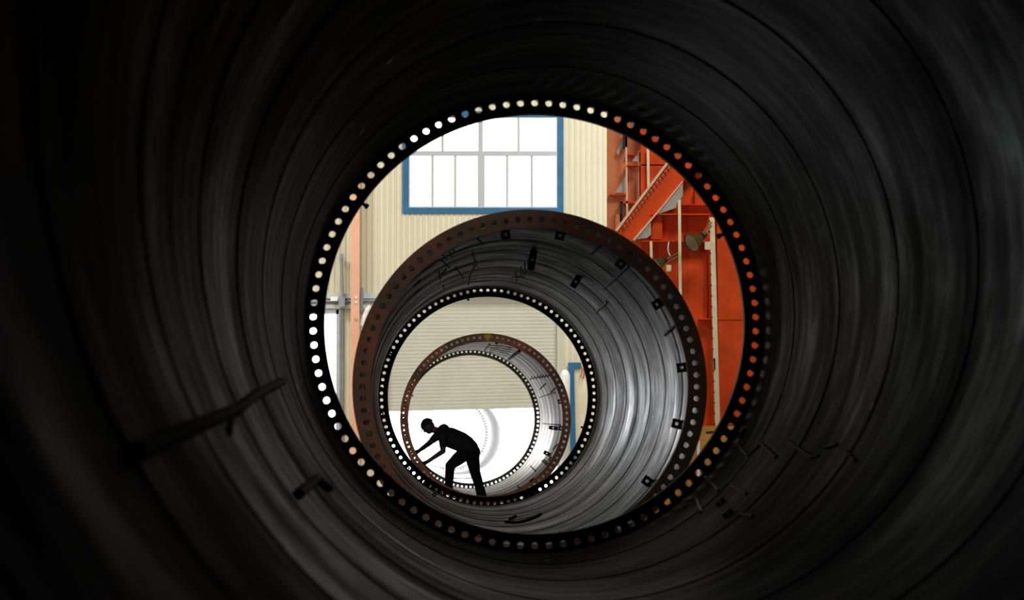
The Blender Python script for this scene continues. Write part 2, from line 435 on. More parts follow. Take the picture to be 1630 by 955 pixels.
# yellow chalk patch on the crown of the rusted flange
bm = bmesh.new()
pp = []
for k in range(14):
    a = 2*PI*k/14; rr = 0.055 * (1 + 0.25 * math.sin(3*a) + 0.15 * math.cos(5*a))
    pp.append(Vector((math.cos(a) * rr + 0.03, -0.006, 1.335 + math.sin(a) * rr)))
prism(bm, pp, (0, 0.008, 0)); tag(obj('chalk_mark', bm, M['yellow_patch'], S3.root), 'yellow patch at the crown')

# roller cradles that carry the sections
def cradle(S, y, label):
    c = S.M @ Vector((0, y, 0)); Ro = S.R(y) + S.tw
    r = empty('roller_cradle', (c.x, c.y, 0)); tag(r, label, 'roller stand', 'roller cradles under the tower sections')
    rr = 0.16; th = math.radians(32)
    bm = bmesh.new(); box(bm, -1.1, 1.1, -.25, .25, 0, .10); obj('base', bm, M['pipe_grey'], r)
    for sx in (-1, 1):
        x, z = sx * math.sin(th) * (Ro + rr), c.z - math.cos(th) * (Ro + rr)
        bm = bmesh.new(); tube(bm, [(x, -.14, z), (x, .14, z)], rr, 24); obj('roller', bm, M['cable'], r)
        for yy in (-.2, .17):
            bm = bmesh.new(); prism(bm, [(x - .2, yy, .1), (x + .2, yy, .1), (x + .06, yy, z + .05), (x - .06, yy, z + .05)], (0, .03, 0))
            obj('bracket', bm, M['pipe_grey'], r)
for S, ys, nm in ((S1, (12, 28.3), 'nearest dark'), (S2, (1.2, 19.4), 'middle'), (S3, (1.2, 18.2), 'rusty rimmed far')):
    for y, wh in zip(ys, ('near', 'far')): cradle(S, y, 'grey roller cradle carrying the %s end of the %s tower section' % (wh, nm))

# ------------------------------------------------------------------ the hall
YW = 95.0
XL, XR, ZC = -16.0, 16.0, 14.0
def st(name, bm, m): return tag(obj(name, bm, m), kind='structure')
bm = bmesh.new(); box(bm, XL - .3, XR + .3, -14, YW + .3, -0.3, 0); st('floor', bm, M['floor'])
bm = bmesh.new(); box(bm, -300, 300, YW + .3, 700, -0.3, -0.02); st('floor_yard', bm, M['ground'])
bm = bmesh.new(); box(bm, XL - .3, XR + .3, -14, YW + .3, ZC, ZC + .3); st('ceiling', bm, M['wall'])
bm = bmesh.new(); box(bm, XL - .3, XL, -14, YW + .3, 0, ZC); st('wall_left', bm, M['wall'])
bm = bmesh.new(); box(bm, XR, XR + .3, -14, YW + .3, 0, ZC); st('wall_right', bm, M['wall'])
bm = bmesh.new(); box(bm, XL, XR, -14.3, -14, 0, ZC); st('wall_front', bm, M['wall'])
def wx(px): return at(px, 600, YW).x
def wz(py): return at(815, py, YW).z
def clad(bm, x0, x1, z0, z1, pitch=0.155, depth=0.03):
    """one sheet of upright trapezoid ribs, 0.1 m thick"""
    xs = [(x0, 0)]
    k = math.floor(x0 / pitch)
    while k * pitch < x1:
        for f, d in ((0.0, 0), (0.62, 0), (0.72, depth), (0.90, depth)):
            x = (k + f) * pitch
            if x0 < x < x1: xs.append((x, d))
        k += 1
    xs.append((x1, 0))
    y = YW
    fb = [bm.verts.new((x, y - d, z0)) for x, d in xs]; ft = [bm.verts.new((x, y - d, z1)) for x, d in xs]
    for i in range(len(xs) - 1): bm.faces.new((fb[i], fb[i+1], ft[i+1], ft[i]))
    v = [bm.verts.new(p) for p in ((x0, y+.1, z0), (x1, y+.1, z0), (x1, y+.1, z1), (x0, y+.1, z1))]
    bm.faces.new(v[::-1])
    bm.faces.new([v[0], v[1]] + fb[::-1]); bm.faces.new([v[3]] + ft + [v[2]])
    bm.faces.new((fb[0], ft[0], v[3], v[0])); bm.faces.new((fb[-1], v[1], v[2], ft[-1]))
wl, wr, wt, wb = wx(641), wx(897), wz(177.5), wz(340)          # window opening
sl, sr, stp = wx(613), wx(892), wz(458)                       # shutter opening
ol, orr, ot = wx(430), wx(539), wz(499)                       # tall opening on the left
bl, br, bt = wx(914), wx(938), wz(585)                        # blue framed door
bm = bmesh.new()
clad(bm, XL, ol, 0, ZC); clad(bm, ol, orr, ot, ZC); clad(bm, orr, sl, 0, ZC)
clad(bm, sl, wl, stp, ZC); clad(bm, wl, sr, stp, wb); clad(bm, sr, XR, 0, wb)
clad(bm, wl, wr, wt, ZC); clad(bm, wr, XR, wb, ZC)
st('wall_back', bm, M['cream'])

# window with blue frame, white bars and glass
win = tag(empty('window_1', ((wl + wr) / 2, YW, wb)), kind='structure')
def wobj(name, bm, m, parent, root=None):
    o = obj(name, bm, m, parent); o.matrix_parent_inverse = Matrix.Translation(-Vector(parent.location)); return o
bm = bmesh.new(); fw = wx(650) - wx(641)
for (x0, x1, z0, z1) in ((wl, wl+fw, wb, wt), (wr-fw*1.05, wr, wb, wt), (wl+fw, wr-fw*1.05, wb, wb+fw), (wl+fw, wr-fw*1.05, wt-fw, wt)):
    box(bm, x0, x1, YW-.08, YW+.08, z0, z1)
wobj('window_frame', bm, M['blue'], win)
ix0, ix1, iz0, iz1 = wl+fw, wr-fw*1.05, wb+fw, wt-fw
bm = bmesh.new()
def bar(px0, px1, py0, py1, d=.05): box(bm, wx(px0), wx(px1), YW-d, YW+d, wz(py1), wz(py0))
bar(760.0, 771.8, 248, 331); bar(760.8, 768.4, 186, 241); bar(650, 888, 240.6, 248.4, .055)
for a in (688.2, 724.4, 807.2, 846.4): bar(a-2.1, a+2.1, 247.5, 331, .03)
for a in (704.3, 825.2): bar(a-2.1, a+2.1, 186, 241.5, .03)
bar(650, 652.5, 248, 331); bar(885.5, 888, 186, 331); bar(650, 888, 186, 188, .056); bar(650, 888, 328.8, 331.4, .056)
wobj('window_bars', bm, M['white_frame'], win)
bm = bmesh.new(); box(bm, ix0, ix1, YW+.005, YW+.015, iz0, iz1); wobj('pane', bm, M['glass'], win)

# roller shutter, partly raised
sh = tag(empty('door_1', ((sl + sr) / 2, YW, 0)), kind='structure')
bm = bmesh.new()
zb0, zb1 = wz(653.5), wz(646.5)     # its lower edge hangs slightly crooked
pitch = 0.098; n = int((stp - zb1) / pitch)
rows = []
for i in range(n + 1):
    f = i / n
    for dz, dy in ((0.0, 0.0), (0.35, -0.010), (0.8, -0.010)):
        g = (i + dz) / (n + 1)
        rows.append((zb0 + (stp + .05 - zb0) * g, zb1 + (stp + .05 - zb1) * g, YW + 0.12 + dy))
vsr = [(bm.verts.new((sl - .05, y, za)), bm.verts.new((sr + .05, y, zc))) for za, zc, y in rows]
for a, b in zip(vsr[:-1], vsr[1:]): bm.faces.new((a[0], a[1], b[1], b[0]))
r_ = bmesh.ops.extrude_face_region(bm, geom=bm.faces[:])
bmesh.ops.translate(bm, verts=[v for v in r_['geom'] if isinstance(v, bmesh.types.BMVert)], vec=(0, 0.02, 0))
wobj('shutter', bm, M['shutter'], sh)
bm = bmesh.new(); prism(bm, [(sl, YW+.08, zb0-.03), (sr, YW+.08, zb1-.03), (sr, YW+.08, zb1+.015), (sl, YW+.08, zb0+.015)], (0, .08, 0)); wobj('bottom_rail', bm, M['pipe_pale'], sh)
for a, b in ((sl - .02, sl + .06), (sr - .09, sr + .02)):
    bm = bmesh.new(); box(bm, a, b, YW - .05, YW + .10, 0, stp); wobj('guide_rail', bm, M['shutter'], sh)
bm = bmesh.new(); box(bm, wx(632), sr + .1, YW - .3, YW - .04, stp - .1, stp + .2); wobj('roller_housing', bm, M['cream'], sh)

# tall opening on the left with pale frame
o2 = tag(empty('door_2', ((ol + orr) / 2, YW, 0)), kind='structure')
bm = bmesh.new(); box(bm, orr - .07, orr + .09, YW - .06, YW + .14, 0, ot + .1); wobj('door_frame', bm, M['pipe_pale'], o2)
bm = bmesh.new(); box(bm, ol - .09, ol + .07, YW - .06, YW + .14, 0, ot + .1); wobj('door_frame', bm, M['pipe_pale'], o2)
bm = bmesh.new(); box(bm, ol, orr, YW - .06, YW + .14, ot - .02, ot + .12); wobj('door_frame', bm, M['pipe_pale'], o2)
# blue trim post and header near the right of the shutter
o3 = tag(empty('door_3', ((bl + br) / 2, YW, 0)), kind='structure')
def quad(pts, y0, th):
    bm = bmesh.new(); prism(bm, [at(p[0], p[1], y0) for p in pts], (0, th, 0)); return bm
wobj('door_frame', quad([(904.5,577),(925,577),(925,586),(914,586.5),(915.5,660),(918,760),(909.5,760),(906.5,660)], YW - .25, .18), M['blue'], o3)
wobj('door_leaf', quad([(914,586.5),(952,586.5),(952,760),(918,760),(915.5,660)], YW - .16, .06), plain('pale_yellow_door_paint', (0.78, 0.70, 0.50), 0.5, 0, 0.04, 1.5), o3)
bm = bmesh.new()
for i, (a, b) in enumerate((((925.5, 583), (924.5, 601)), ((928, 586), (929, 602)), ((930.5, 588), (928, 603)))):
    p, q = at(*a, YW - .3), at(*b, YW - .3); tube(bm, [p, (p+q)/2 + Vector((.02, 0, 0)), q], 0.018, 6)
r0 = obj('rope_tails', bm, M['copper']); tag(r0, 'red brown rope ends hanging by the blue door header', 'rope')
# white round-topped tank by the blue post
t0 = at(899.5, 720, YW - 1.2); t1 = at(899.5, 588, YW - 1.2)
rt = 0.135; bm = bmesh.new(); prof = [(0.0, 0.0), (rt, 0.0)] + [(rt * math.cos(a), t1.z - rt*1.6 + rt * 1.6 * math.sin(a)) for a in [k * PI/2/8 for k in range(9)]]
rings = []
for (r, z) in prof: rings.append([bm.verts.new((t0.x + r * math.cos(2*PI*k/24), t0.y + r * math.sin(2*PI*k/24), z)) for k in range(24)] )
for A, B in zip(rings[:-1], rings[1:]):
    for k in range(24): bm.faces.new((A[k], A[(k+1) % 24], B[(k+1) % 24], B[k]))
bmesh.ops.remove_doubles(bm, verts=bm.verts[:], dist=1e-4)
tag(obj('gas_cylinder', bm, M['white'], smooth=True), 'tall white round-topped cylinder standing left of the blue door post', 'cylinder')

# orange column and services on the left
def tube_o(name, pts, r, m, parent=None, seg=12):
    bm = bmesh.new(); tube(bm, pts, r, seg); return obj(name, bm, m, parent)
YC = YW - 0.6
cx0, cx1 = at(558.5, 500, YC).x, at(572, 500, YC).x
bm = bmesh.new()   # H-section stanchion
box(bm, cx0, cx1, YC, YC + .014, 0, ZC - .01); box(bm, cx0, cx1, YC + .28, YC + .294, 0, ZC - .01); box(bm, (cx0+cx1)/2 - .006, (cx0+cx1)/2 + .006, YC + .014, YC + .28, 0, ZC - .01)
colo = tag(obj('steel_column', bm, M['column']), 'salmon orange steel column standing against the cream wall at left', 'column')
for py in (473.5, 481, 508):
    p = at(566.5, py, YC); bm = bmesh.new(); tube(bm, [p, p + Vector((0, -.04, 0))], 0.03 if py < 500 else 0.035, 8)
    o = obj('bolt', bm, M['white'] if py < 500 else M['pipe_grey'], colo)
pr = empty('service_pipe', at(544, 487, YW - .3)); tag(pr, 'grey upright pipe with a boxy head left of the orange column', 'pipe')
def pobj(name, bm, m, parent): 
    o = obj(name, bm, m, parent); o.matrix_parent_inverse = Matrix.Translation(-Vector(parent.location)); return o
bm = bmesh.new(); tube(bm, [at(543.5, 410, YW-.3), at(545.5, 478, YW-.3)], 0.042, 12); pobj('pipe', bm, M['pipe_grey'], pr)
bm = bmesh.new(); a, b = at(540, 412, YW-.35), at(547, 404, YW-.35); box(bm, a.x, b.x, a.y, a.y+.1, a.z, b.z); pobj('head_box', bm, M['pipe_grey'], pr)
bm = bmesh.new(); a, b = at(539, 488, YW-.4), at(549, 473, YW-.4); box(bm, a.x, b.x, a.y, a.y+.16, a.z, b.z); pobj('valve_box', bm, M['pipe_grey'], pr)
bm = bmesh.new(); a, b = at(470, 491, YW-.14), at(608, 485, YW-.14); box(bm, a.x, b.x, a.y, a.y+.13, a.z, b.z)
tag(obj('wall_rail', bm, M['pipe_pale']), 'lower pale grey rail running along the wall behind the orange column', 'rail')
bm = bmesh.new(); a, b = at(470, 475, YW-.14), at(608, 467, YW-.14); box(bm, a.x, b.x, a.y, a.y+.13, a.z, b.z)
tag(obj('wall_rail', bm, M['pipe_pale']), 'upper pale grey rail running along the wall behind the orange column', 'rail')
tag(tube_o('wall_pipe', [at(470, 480, YW-.1), at(608, 478, YW-.1)], 0.04, M['pipe_grey']), 'thin blue grey pipe between the two wall rails', 'pipe')
bm = bmesh.new(); a, b = at(573, 500, YW-.25), at(578, 458, YW-.25); box(bm, a.x, b.x, a.y, a.y+.12, a.z, b.z)
tag(obj('junction_strip', bm, M['pipe_grey']), 'narrow blue grey box strip right of the orange column', 'box')
bm = bmesh.new(); a, b = at(526, 479, YW-.3), at(538, 472, YW-.3); box(bm, a.x, b.x, a.y, a.y+.12, a.z, b.z)
bmesh.ops.bevel(bm, geom=bm.edges[:], offset=.02, segments=2)
tag(obj('white_box', bm, M['white']), 'small white box on the rail beside the grey pipe', 'box')
tag(tube_o('white_duct', [at(590, 488, YW-.4), at(584, 494, YW-.4), at(579, 505, YW-.4), at(575, 518, YW-.4)], 0.07, M['white']), 'white curved duct behind the rusty flange edge at left', 'duct')
bm = bmesh.new()
for px in (541.5, 545.5): box(bm, at(px-1, 500, YW-.1).x, at(px+1, 500, YW-.1).x, YW-.12, YW-.06, 0, at(px, 492, YW-.1).z)
tag(obj('door_track', bm, M['pipe_grey']), 'pair of thin blue grey uprights right of the tall bright opening', 'track')

# ------------------------------------------------------------------ orange steelwork on the right
YO = 70.0
fr = empty('steel_frame', (at(1075, 678, YO).x, YO, 0))
tag(fr, 'large orange-red welded steel frame with diagonal braces and cream posts', 'steel frame')
def z8(l): return [(950 + x / 3.978, 180 + y / 3.978) for x, y in l]
def plate(name, pts, y, th, m, z=True, lab=None):
    bm = bmesh.new(); q = z8(pts) if z else pts
    prism(bm, [at(a, b, y) for a, b in q], (0, th, 0)); o = pobj(name, bm, m, fr)
    if lab: tag(o, lab)
    return o
# two back plates, the right one nearer
gz = at(1075, 678, YO).z
plate('back_plate', [(966, 120), (1048, 120), (1048, 678), (966, 678)], YO + .9, .05, M['orange_pale'], False, 'orange plate paled by haze')
plate('back_plate', [(1020, 120), (1230, 120), (1230, 679), (1020, 679)], YO + .45, .05, M['orange'], False)
plate('side_plate', [(1140.5, 330), (1230, 300), (1230, 676), (1146, 676)], YO + .12, .04, M['orange'], False)
# diagonal plate girder
plate('brace_plate', [(125, 735), (440, 325), (560, 170), (900, 170), (545, 430), (235, 800), (150, 900)], YO + .05, .03, M['orange'])
plate('brace_edge', [(118, 738), (436, 318), (560, 155), (570, 160), (447, 328), (130, 748)], YO - .05, .2, M['edge'], lab='pale worn edge')
for k in range(17):
    bm = bmesh.new(); t = k / 16; x = 160 + t * 300; y = 706 - t * 395
    (a, b), = z8([(x + 9, y + 2)]); p = at(a, b, YO - .02)
    tube(bm, [p, p + Vector((.05, -.02, -.035))], .02, 6)
    pobj('bolt', bm, M['copper'], fr)
plate('brace_edge', [(228, 802), (374, 632), (380, 640), (238, 808)], YO - .05, .12, M['edge'])
plate('brace_edge', [(372, 636), (543, 428), (548, 433), (382, 640)], YO - .05, .12, M['edge'])
# gussets
G = [([(380,638),(545,434),(545,520),(520,560),(500,600),(400,636)], YO), ([(240,800),(342,675),(342,770),(320,790)], YO),
     ([(115,503),(150,450),(185,390),(190,506)], YO + .7), ([(222,305),(262,252),(262,307)], YO + .6), ([(268,240),(285,215),(308,212),(320,240)], YO + .5),
     ([(125,245),(160,170),(163,210),(135,270)], YO + .75)]
for g, y in G: plate('gusset', g, y, .02, M['gusset'])
# shelves (flanges standing out from the plates)
def shelf(x0, x1, y, Y0, Y1, th=.025, m=None):
    (a, b), = z8([(x0, y)]); (c, d), = z8([(x1, y)])
    p, q = at(a, b, Y0), at(c, d, Y0); bm = bmesh.new(); box(bm, p.x, q.x, Y0, Y1, p.z - th, p.z)
    pobj('flange_strip', bm, m or M['orange'], fr)
shelf(345, 720, 636, YO + .0, YO + .45); shelf(255, 720, 806, YO + .05, YO + .45); shelf(540, 900, 575, YO + .2, YO + .45)
shelf(190, 445, 325, YO + .45, YO + .9); shelf(80, 190, 512, YO + .7, YO + .9); shelf(152, 262, 556, YO + .5, YO + .9, .05); shelf(190, 260, 258, YO+.7, YO+.9)
shelf(265, 320, 243, YO + .5, YO + .9, .03)
shelf(650, 1000, 1300, YO + .1, YO + .45)
def rib(x, y0, y1, Y0, Y1, th=.03, m=None):
    (a, b), = z8([(x, y0)]); (c, d), = z8([(x, y1)])
    p, q = at(a, b, Y0), at(c, d, Y0); bm = bmesh.new(); box(bm, p.x - th/2, p.x + th/2, Y0, Y1, q.z, p.z)
    pobj('stiffener', bm, m or M['orange'], fr)
rib(410, 640, 800, YO + .2, YO + .45); rib(625, 480, 575, YO + .2, YO + .45); rib(347, 640, 800, YO + .2, YO + .45)
rib(183, 130, 215, YO + .5, YO + .9, .07, M['black']); rib(262, 330, 560, YO + .7, YO + .9, .03, M['edge']); rib(155, 560, 690, YO + .5, YO + .6, .06, M['black'])
rib(690, 880, 1300, YO + .3, YO + .45)
# orange boxes between shelf lines
plate('web_plate', [(350,645),(408,645),(408,800),(350,800)], YO + .18, .03, M['orange'])
plate('web_plate', [(120,640),(155,640),(155,700),(120,735)], YO + .5, .03, M['orange_pale'])
# posts
def post(pts, w, Y, m, name='post'):
    bm = bmesh.new(); q = [at(a, b, Y) for a, b in pts]
    prism(bm, [q[0] - Vector((w/2,0,0)), q[0] + Vector((w/2,0,0)), q[1] + Vector((w/2,0,0)), q[1] - Vector((w/2,0,0))], (0, w, 0))
    bmesh.ops.bevel(bm, geom=bm.edges[:], offset=w*.18, segments=2)
    return pobj(name, bm, m, fr)
post([(996.0, 185), (998.5, 345)], .035, YO + .5, M['edge'])
post([(1016.3, 240), (1017.3, 315)], .02, YO + .6, M['edge'])
post([(1031.5, 236), (1032.5, 312)], .052, YO + .3, M['post'])
post([(1081.5, 318), (1083.0, 470)], .058, YO - .1, M['post'])
post([(1036.3, 384), (1037.3, 425)], .05, YO + .0, M['post'])
post([(1133.5, 346), (1143.0, 700)], .10, YO - .1, M['post'])
for k in range(20):
    bm = bmesh.new(); py = 352 + k * 17.0; px = 1133.5 + (py - 346) * 9.5 / 354 - 4.2
    p = at(px, py, YO - .12); tube(bm, [p, p + Vector((-.012, -.03, 0))], .016, 6)
    pobj('bolt', bm, M['black'], fr)
plate('label_plate', [(1136.0, 570), (1138.4, 570), (1138.8, 588), (1136.4, 588)], YO - .13, .02, M['black'], False)
# ochre foot beam
bm = bmesh.new(); a, b = at(1095, 707, YO - .2), at(1230, 678, YO - .2); box(bm, a.x, b.x, YO - .2, YO + .9, 0, b.z)
tag(pobj('foot_beam', bm, M['beam_yellow'], fr), 'ochre yellow foot beam')
bm = bmesh.new(); box(bm, at(966, 678, YO+.5).x, at(1095, 678, YO+.5).x, YO + .45, YO + .9, 0, gz); pobj('foot_beam', bm, M['beam_yellow'], fr)
plate('slot', [(1124, 687), (1137, 686), (1137, 689), (1124, 690)], YO - .21, .015, M['black'], False)
bm = bmesh.new(); q0, q1, q2 = at(1109.5, 712, YO - .3), at(1111, 704, YO - .3), at(1114, 701, YO - .3)
prism(bm, [Vector((q0.x, q0.y, 0)), q0, q1, q2, Vector((q2.x, q2.y, 0))], (0, .05, 0))  # white glint by the beam, built as a solid strip
tag(obj('glint_strip', bm, M['white']), 'white glint modelled as a narrow strip in front of the ochre foot beam', 'strip')
tag(tube_o('hanging_rope', [at(1064.5, 385, YO-.12), at(1063.2, 395, YO-.12), at(1063.8, 400, YO-.12), at(1066.5, 407, YO-.12)], 0.012, M['white'], None, 6), 'short white rope hanging on the orange frame left of the lamp', 'rope')

# floodlights clamped to the posts
def flood(name, c, arm, Y, label, sc=1.0):
    r = empty(name, at(*c, Y)); tag(r, label, 'lamp')
    o = r.location
    axis = Vector((-.75, -.5, -.45)).normalized()
    bm = bmesh.new()
    tube(bm, [o + axis * (-.10*sc), o + axis * (-.04*sc), o + axis * (.08*sc), o + axis * (.18*sc), o + axis * (.21*sc)], [.07*sc, .10*sc, .15*sc, .20*sc, .205*sc], 20, cap=False)
    bmesh.ops.solidify(bm, geom=bm.faces[:], thickness=.008)
    pobj('reflector', bm, M['olive'], r)
    bm = bmesh.new(); tube(bm, [o + axis * (-.22*sc), o + axis * (-.08*sc)], [.05*sc, .085*sc], 14); pobj('housing', bm, M['black'], r)
    bm = bmesh.new(); tube(bm, [o + axis * .17*sc, o + axis * .185*sc], .19*sc, 20); pobj('lens', bm, M['lens'], r)
    bm = bmesh.new(); q = at(*arm, Y)
    for dz in (-.035, .035): tube(bm, [o + Vector((0.05, .05, dz)), q + Vector((0, 0, dz))], .016*sc, 8)
    pobj('arm', bm, M['olive'], r)
    bm = bmesh.new(); box(bm, o.x + .14*sc, o.x + .26*sc, o.y, o.y + .08, o.z - .22*sc, o.z - .06*sc)
    bmesh.ops.bevel(bm, geom=bm.edges[:], offset=.012, segments=2); pobj('ballast_box', bm, M['post'], r)
    return r
flood('flood_lamp', (1111, 380), (1133, 356), YO - .45, 'olive brass floodlight on an arm clamped to the tall cream post')
flood('flood_lamp', (1052, 418), (1080, 405), YO - .3, 'dark floodlight half hidden behind the brown flange, lower left of the other lamp', .8)

# ------------------------------------------------------------------ the worker
def skin_mesh(joints, edges, levels=2, root=0):
    """limbs as tapered rounded lengths (joint, radius in the picture of the side view, radius across); fused by remesh()"""
    out = bmesh.new(); NS = 18
    for a, b in edges:
        (p, r0, q0), (q, r1, q1) = joints[a], joints[b]
        d = (q - p); L = d.length; d.normalize()
        sy = Vector((0, 1, 0)); sy = sy - d * sy.dot(d)
        if sy.length < .2: sy = Vector((1, 0, 0)) - d * d.x
        sy.normalize(); n = d.cross(sy).normalized()
        secs = []
        for k in range(5): f = math.sin(k / 5 * PI / 2); secs.append((p - d * min(r0, q0) * (1 - f) if k else p - d * min(r0, q0), r0 * math.sqrt(max(.0, 1 - (1 - f) ** 2)) + 1e-4, q0 * math.sqrt(max(.0, 1 - (1 - f) ** 2)) + 1e-4))
        for k in range(9): t = k / 8; secs.append((p.lerp(q, t), r0 + (r1 - r0) * t, q0 + (q1 - q0) * t))
        for k in range(4, -1, -1): f = math.sin(k / 5 * PI / 2); secs.append((q + d * min(r1, q1) * (1 - f), r1 * math.sqrt(max(.0, 1 - (1 - f) ** 2)) + 1e-4, q1 * math.sqrt(max(.0, 1 - (1 - f) ** 2)) + 1e-4))
        rings = [[out.verts.new(c + n * (ra * math.cos(2*PI*m/NS)) + sy * (rb * math.sin(2*PI*m/NS))) for m in range(NS)] for c, ra, rb in secs]
        for A, Bq in zip(rings[:-1], rings[1:]):
            for m in range(NS): out.faces.new((A[m], A[(m+1) % NS], Bq[(m+1) % NS], Bq[m]))
        out.faces.new(rings[0][::-1]); out.faces.new(rings[-1])
    bmesh.ops.recalc_face_normals(out, faces=out.faces[:])
    return out
def join(bms):
    out = bmesh.new()
    for b in bms:
        t = bpy.data.meshes.new('t'); b.to_mesh(t); b.free(); out.from_mesh(t); bpy.data.meshes.remove(t)
    return out
def remesh(name, bm, m, parent, vox, smooth=2):
    me = bpy.data.meshes.new('t'); bm.to_mesh(me); bm.free()
    o = bpy.data.objects.new('t', me); COL.objects.link(o)
    md = o.modifiers.new('r', 'REMESH'); md.mode = 'VOXEL'; md.voxel_size = vox; md.use_smooth_shade = True
    s = o.modifiers.new('sm', 'SMOOTH'); s.factor = 0.5; s.iterations = smooth
    dg = bpy.context.evaluated_depsgraph_get(); dg.update()
    m2 = bpy.data.meshes.new_from_object(o.evaluated_get(dg)); bpy.data.objects.remove(o)
    m2.materials.clear(); m2.materials.append(m)
    for p in m2.polygons: p.use_smooth = True
    n = bpy.data.objects.new(name, m2); COL.objects.link(n); n.parent = parent
    n.matrix_parent_inverse = Matrix.Translation(-Vector(parent.location))
    return n
def ball(c, r, scale=(1,1,1), rot=None, seg=20):
    bm = bmesh.new(); bmesh.ops.create_uvsphere(bm, u_segments=seg, v_segments=seg//2+2, radius=r)
    mt = Matrix.Translation(c) @ ((rot.to_matrix().to_4x4()) if rot else Matrix()) @ Matrix.Diagonal((*scale, 1))
    bm.transform(mt); return bm
def z5(x, y, Y): return at(620 + x / 5.305, 640 + y / 5.305, Y)
B = 56.50
pelvis = z5(672, 405, B); waist = z5(600, 335, B); chest = z5(515, 300, B); upper = z5(455, 265, B); neck = z5(412, 245, B); headb = z5(372, 232, B)
headc = z5(333, 205, B)
nsh, fsh = z5(452, 292, B - .17), z5(415, 275, B + .17)
nel, fel = z5(452, 415, B - .26), z5(330, 352, B + .10)
nwr, fwr = z5(322, 503, B - .36), z5(248, 412, B - .26)
nhp, fhp = z5(692, 430, B + .09), z5(640, 430, B - .09)     # front leg (left in the photo) and rear leg
k1, a1 = z5(512, 535, B - .10), z5(500, 745, B - .06)
k2, a2 = z5(722, 590, B + .10), z5(783, 795, B + .10)
def floor_of(p):    # height of the tube wall under a point
    l = S3.Mi @ p; r = S3.R(max(l.y, .12)); l.z = -math.sqrt(max(.01, r*r - l.x*l.x)); return (S3.M @ l).z
f1z, f2z = floor_of(a1), floor_of(a2)
a1.z = f1z + .10; a2.z = f2z + .10
per = empty('person', ((a1.x + a2.x)/2, B, (f1z + f2z)/2))
tag(per, 'person bending forward in dark t-shirt, trousers and cap, hands on the rusty flange', 'person')
# continuous body
J = [(pelvis,.13,.14),(waist,.135,.135),(chest,.145,.155),(upper,.105,.15),(neck,.058,.056),(headb,.056,.055),
     (nsh,.060,.062),(nel,.044,.044),(nwr,.028,.026),(fsh,.060,.062),(fel,.044,.044),(fwr,.028,.026),
     (fhp,.10,.09),(k1,.060,.06),(a1,.042,.042),(nhp,.10,.09),(k2,.062,.06),(a2,.042,.042)]
E = [(0,1),(1,2),(2,3),(3,4),(4,5),(3,6),(6,7),(7,8),(3,9),(9,10),(10,11),(0,12),(12,13),(13,14),(0,15),(15,16),(16,17)]
body = [skin_mesh(J, E, 2)]
headc = headc + Vector((-.012, 0, .004))
# head: the face looks down towards the hands
fdir = Vector((-.72, 0, -.69)); updir = Vector((-.69, 0, .72)); side = Vector((0, 1, 0))
hm = Matrix((side, fdir, updir)).transposed().to_quaternion()    # local x = side, y = face, z = crown
def hp(x, y, z): return headc + side*x + fdir*y + updir*z
body += [ball(headc, .106, (.76, .96, 1.06), hm, 28), ball(hp(0, .030, -.062), .07, (.78, .95, .85), hm), ball(hp(0, .052, -.09), .032, (1, .9, .8), hm),
         ball(hp(0, .098, -.022), .020, (.7, 1.1, 1.1), hm), ball(hp(0, .085, .0), .015, (.7, .9, 1.5), hm), ball(hp(0, .085, .018), .02, (2.4, .6, .6), hm),
         ball(hp(0, .086, -.060), .014, (1.7, .7, .6), hm)]
for sx in (-1, 1):
    body += [ball(hp(sx*.078, -.005, -.02), .024, (.4, .8, 1.25), hm), ball(hp(sx*.032, .078, .0), .012, (1.2, .6, .8), hm)]
    body += [ball(hp(sx*.045, .055, -.03), .026, (.9, .9, 1), hm)]
# hands: palm and five fingers that close over the flange rim
def hand(wr, tip, up, Yd):
    d = (tip - wr).normalized(); s_ = Vector((0, 1, 0)); s_ = (s_ - d * s_.dot(d)).normalized(); n = d.cross(s_).normalized()
    if n.z > 0: n = -n
    pc = wr + d * .055
    L = [skin_mesh([(wr - d*.02, .026, .022), (wr + d*.03, .034, .018), (pc + d*.03, .040, .016)], [(0,1),(1,2)], 2)]
    for i, (o_, ln) in enumerate(((-.030, .066), (-.010, .076), (.011, .071), (.031, .056))):
        b = wr + d*.085 + s_*o_ - d * abs(o_) * .25
        k = b + d*ln*.48 + n*ln*.18; k2_ = k + d*ln*.22 + n*ln*.30; e = k2_ + n*ln*.28 - d*ln*.04
        L.append(skin_mesh([(b - d*.02, .0095, .0095), (b, .0098, .0098), (k, .009, .009), (k2_, .008, .008), (e, .007, .007)], [(0,1),(1,2),(2,3),(3,4)], 1))
    b = wr + d*.035 - s_*.030
    L.append(skin_mesh([(b, .013, .013), (b + d*.028 - s_*.020 + n*.01, .011, .011), (b + d*.055 - s_*.022 + n*.028, .009, .009)], [(0,1),(1,2)], 1))
    return L
body += hand(nwr, z5(292, 518, B - .38), 1, 0) + hand(fwr, z5(212, 432, B - .36), 1, 0)
remesh('body', join(body), M['skin'], per, .0065)
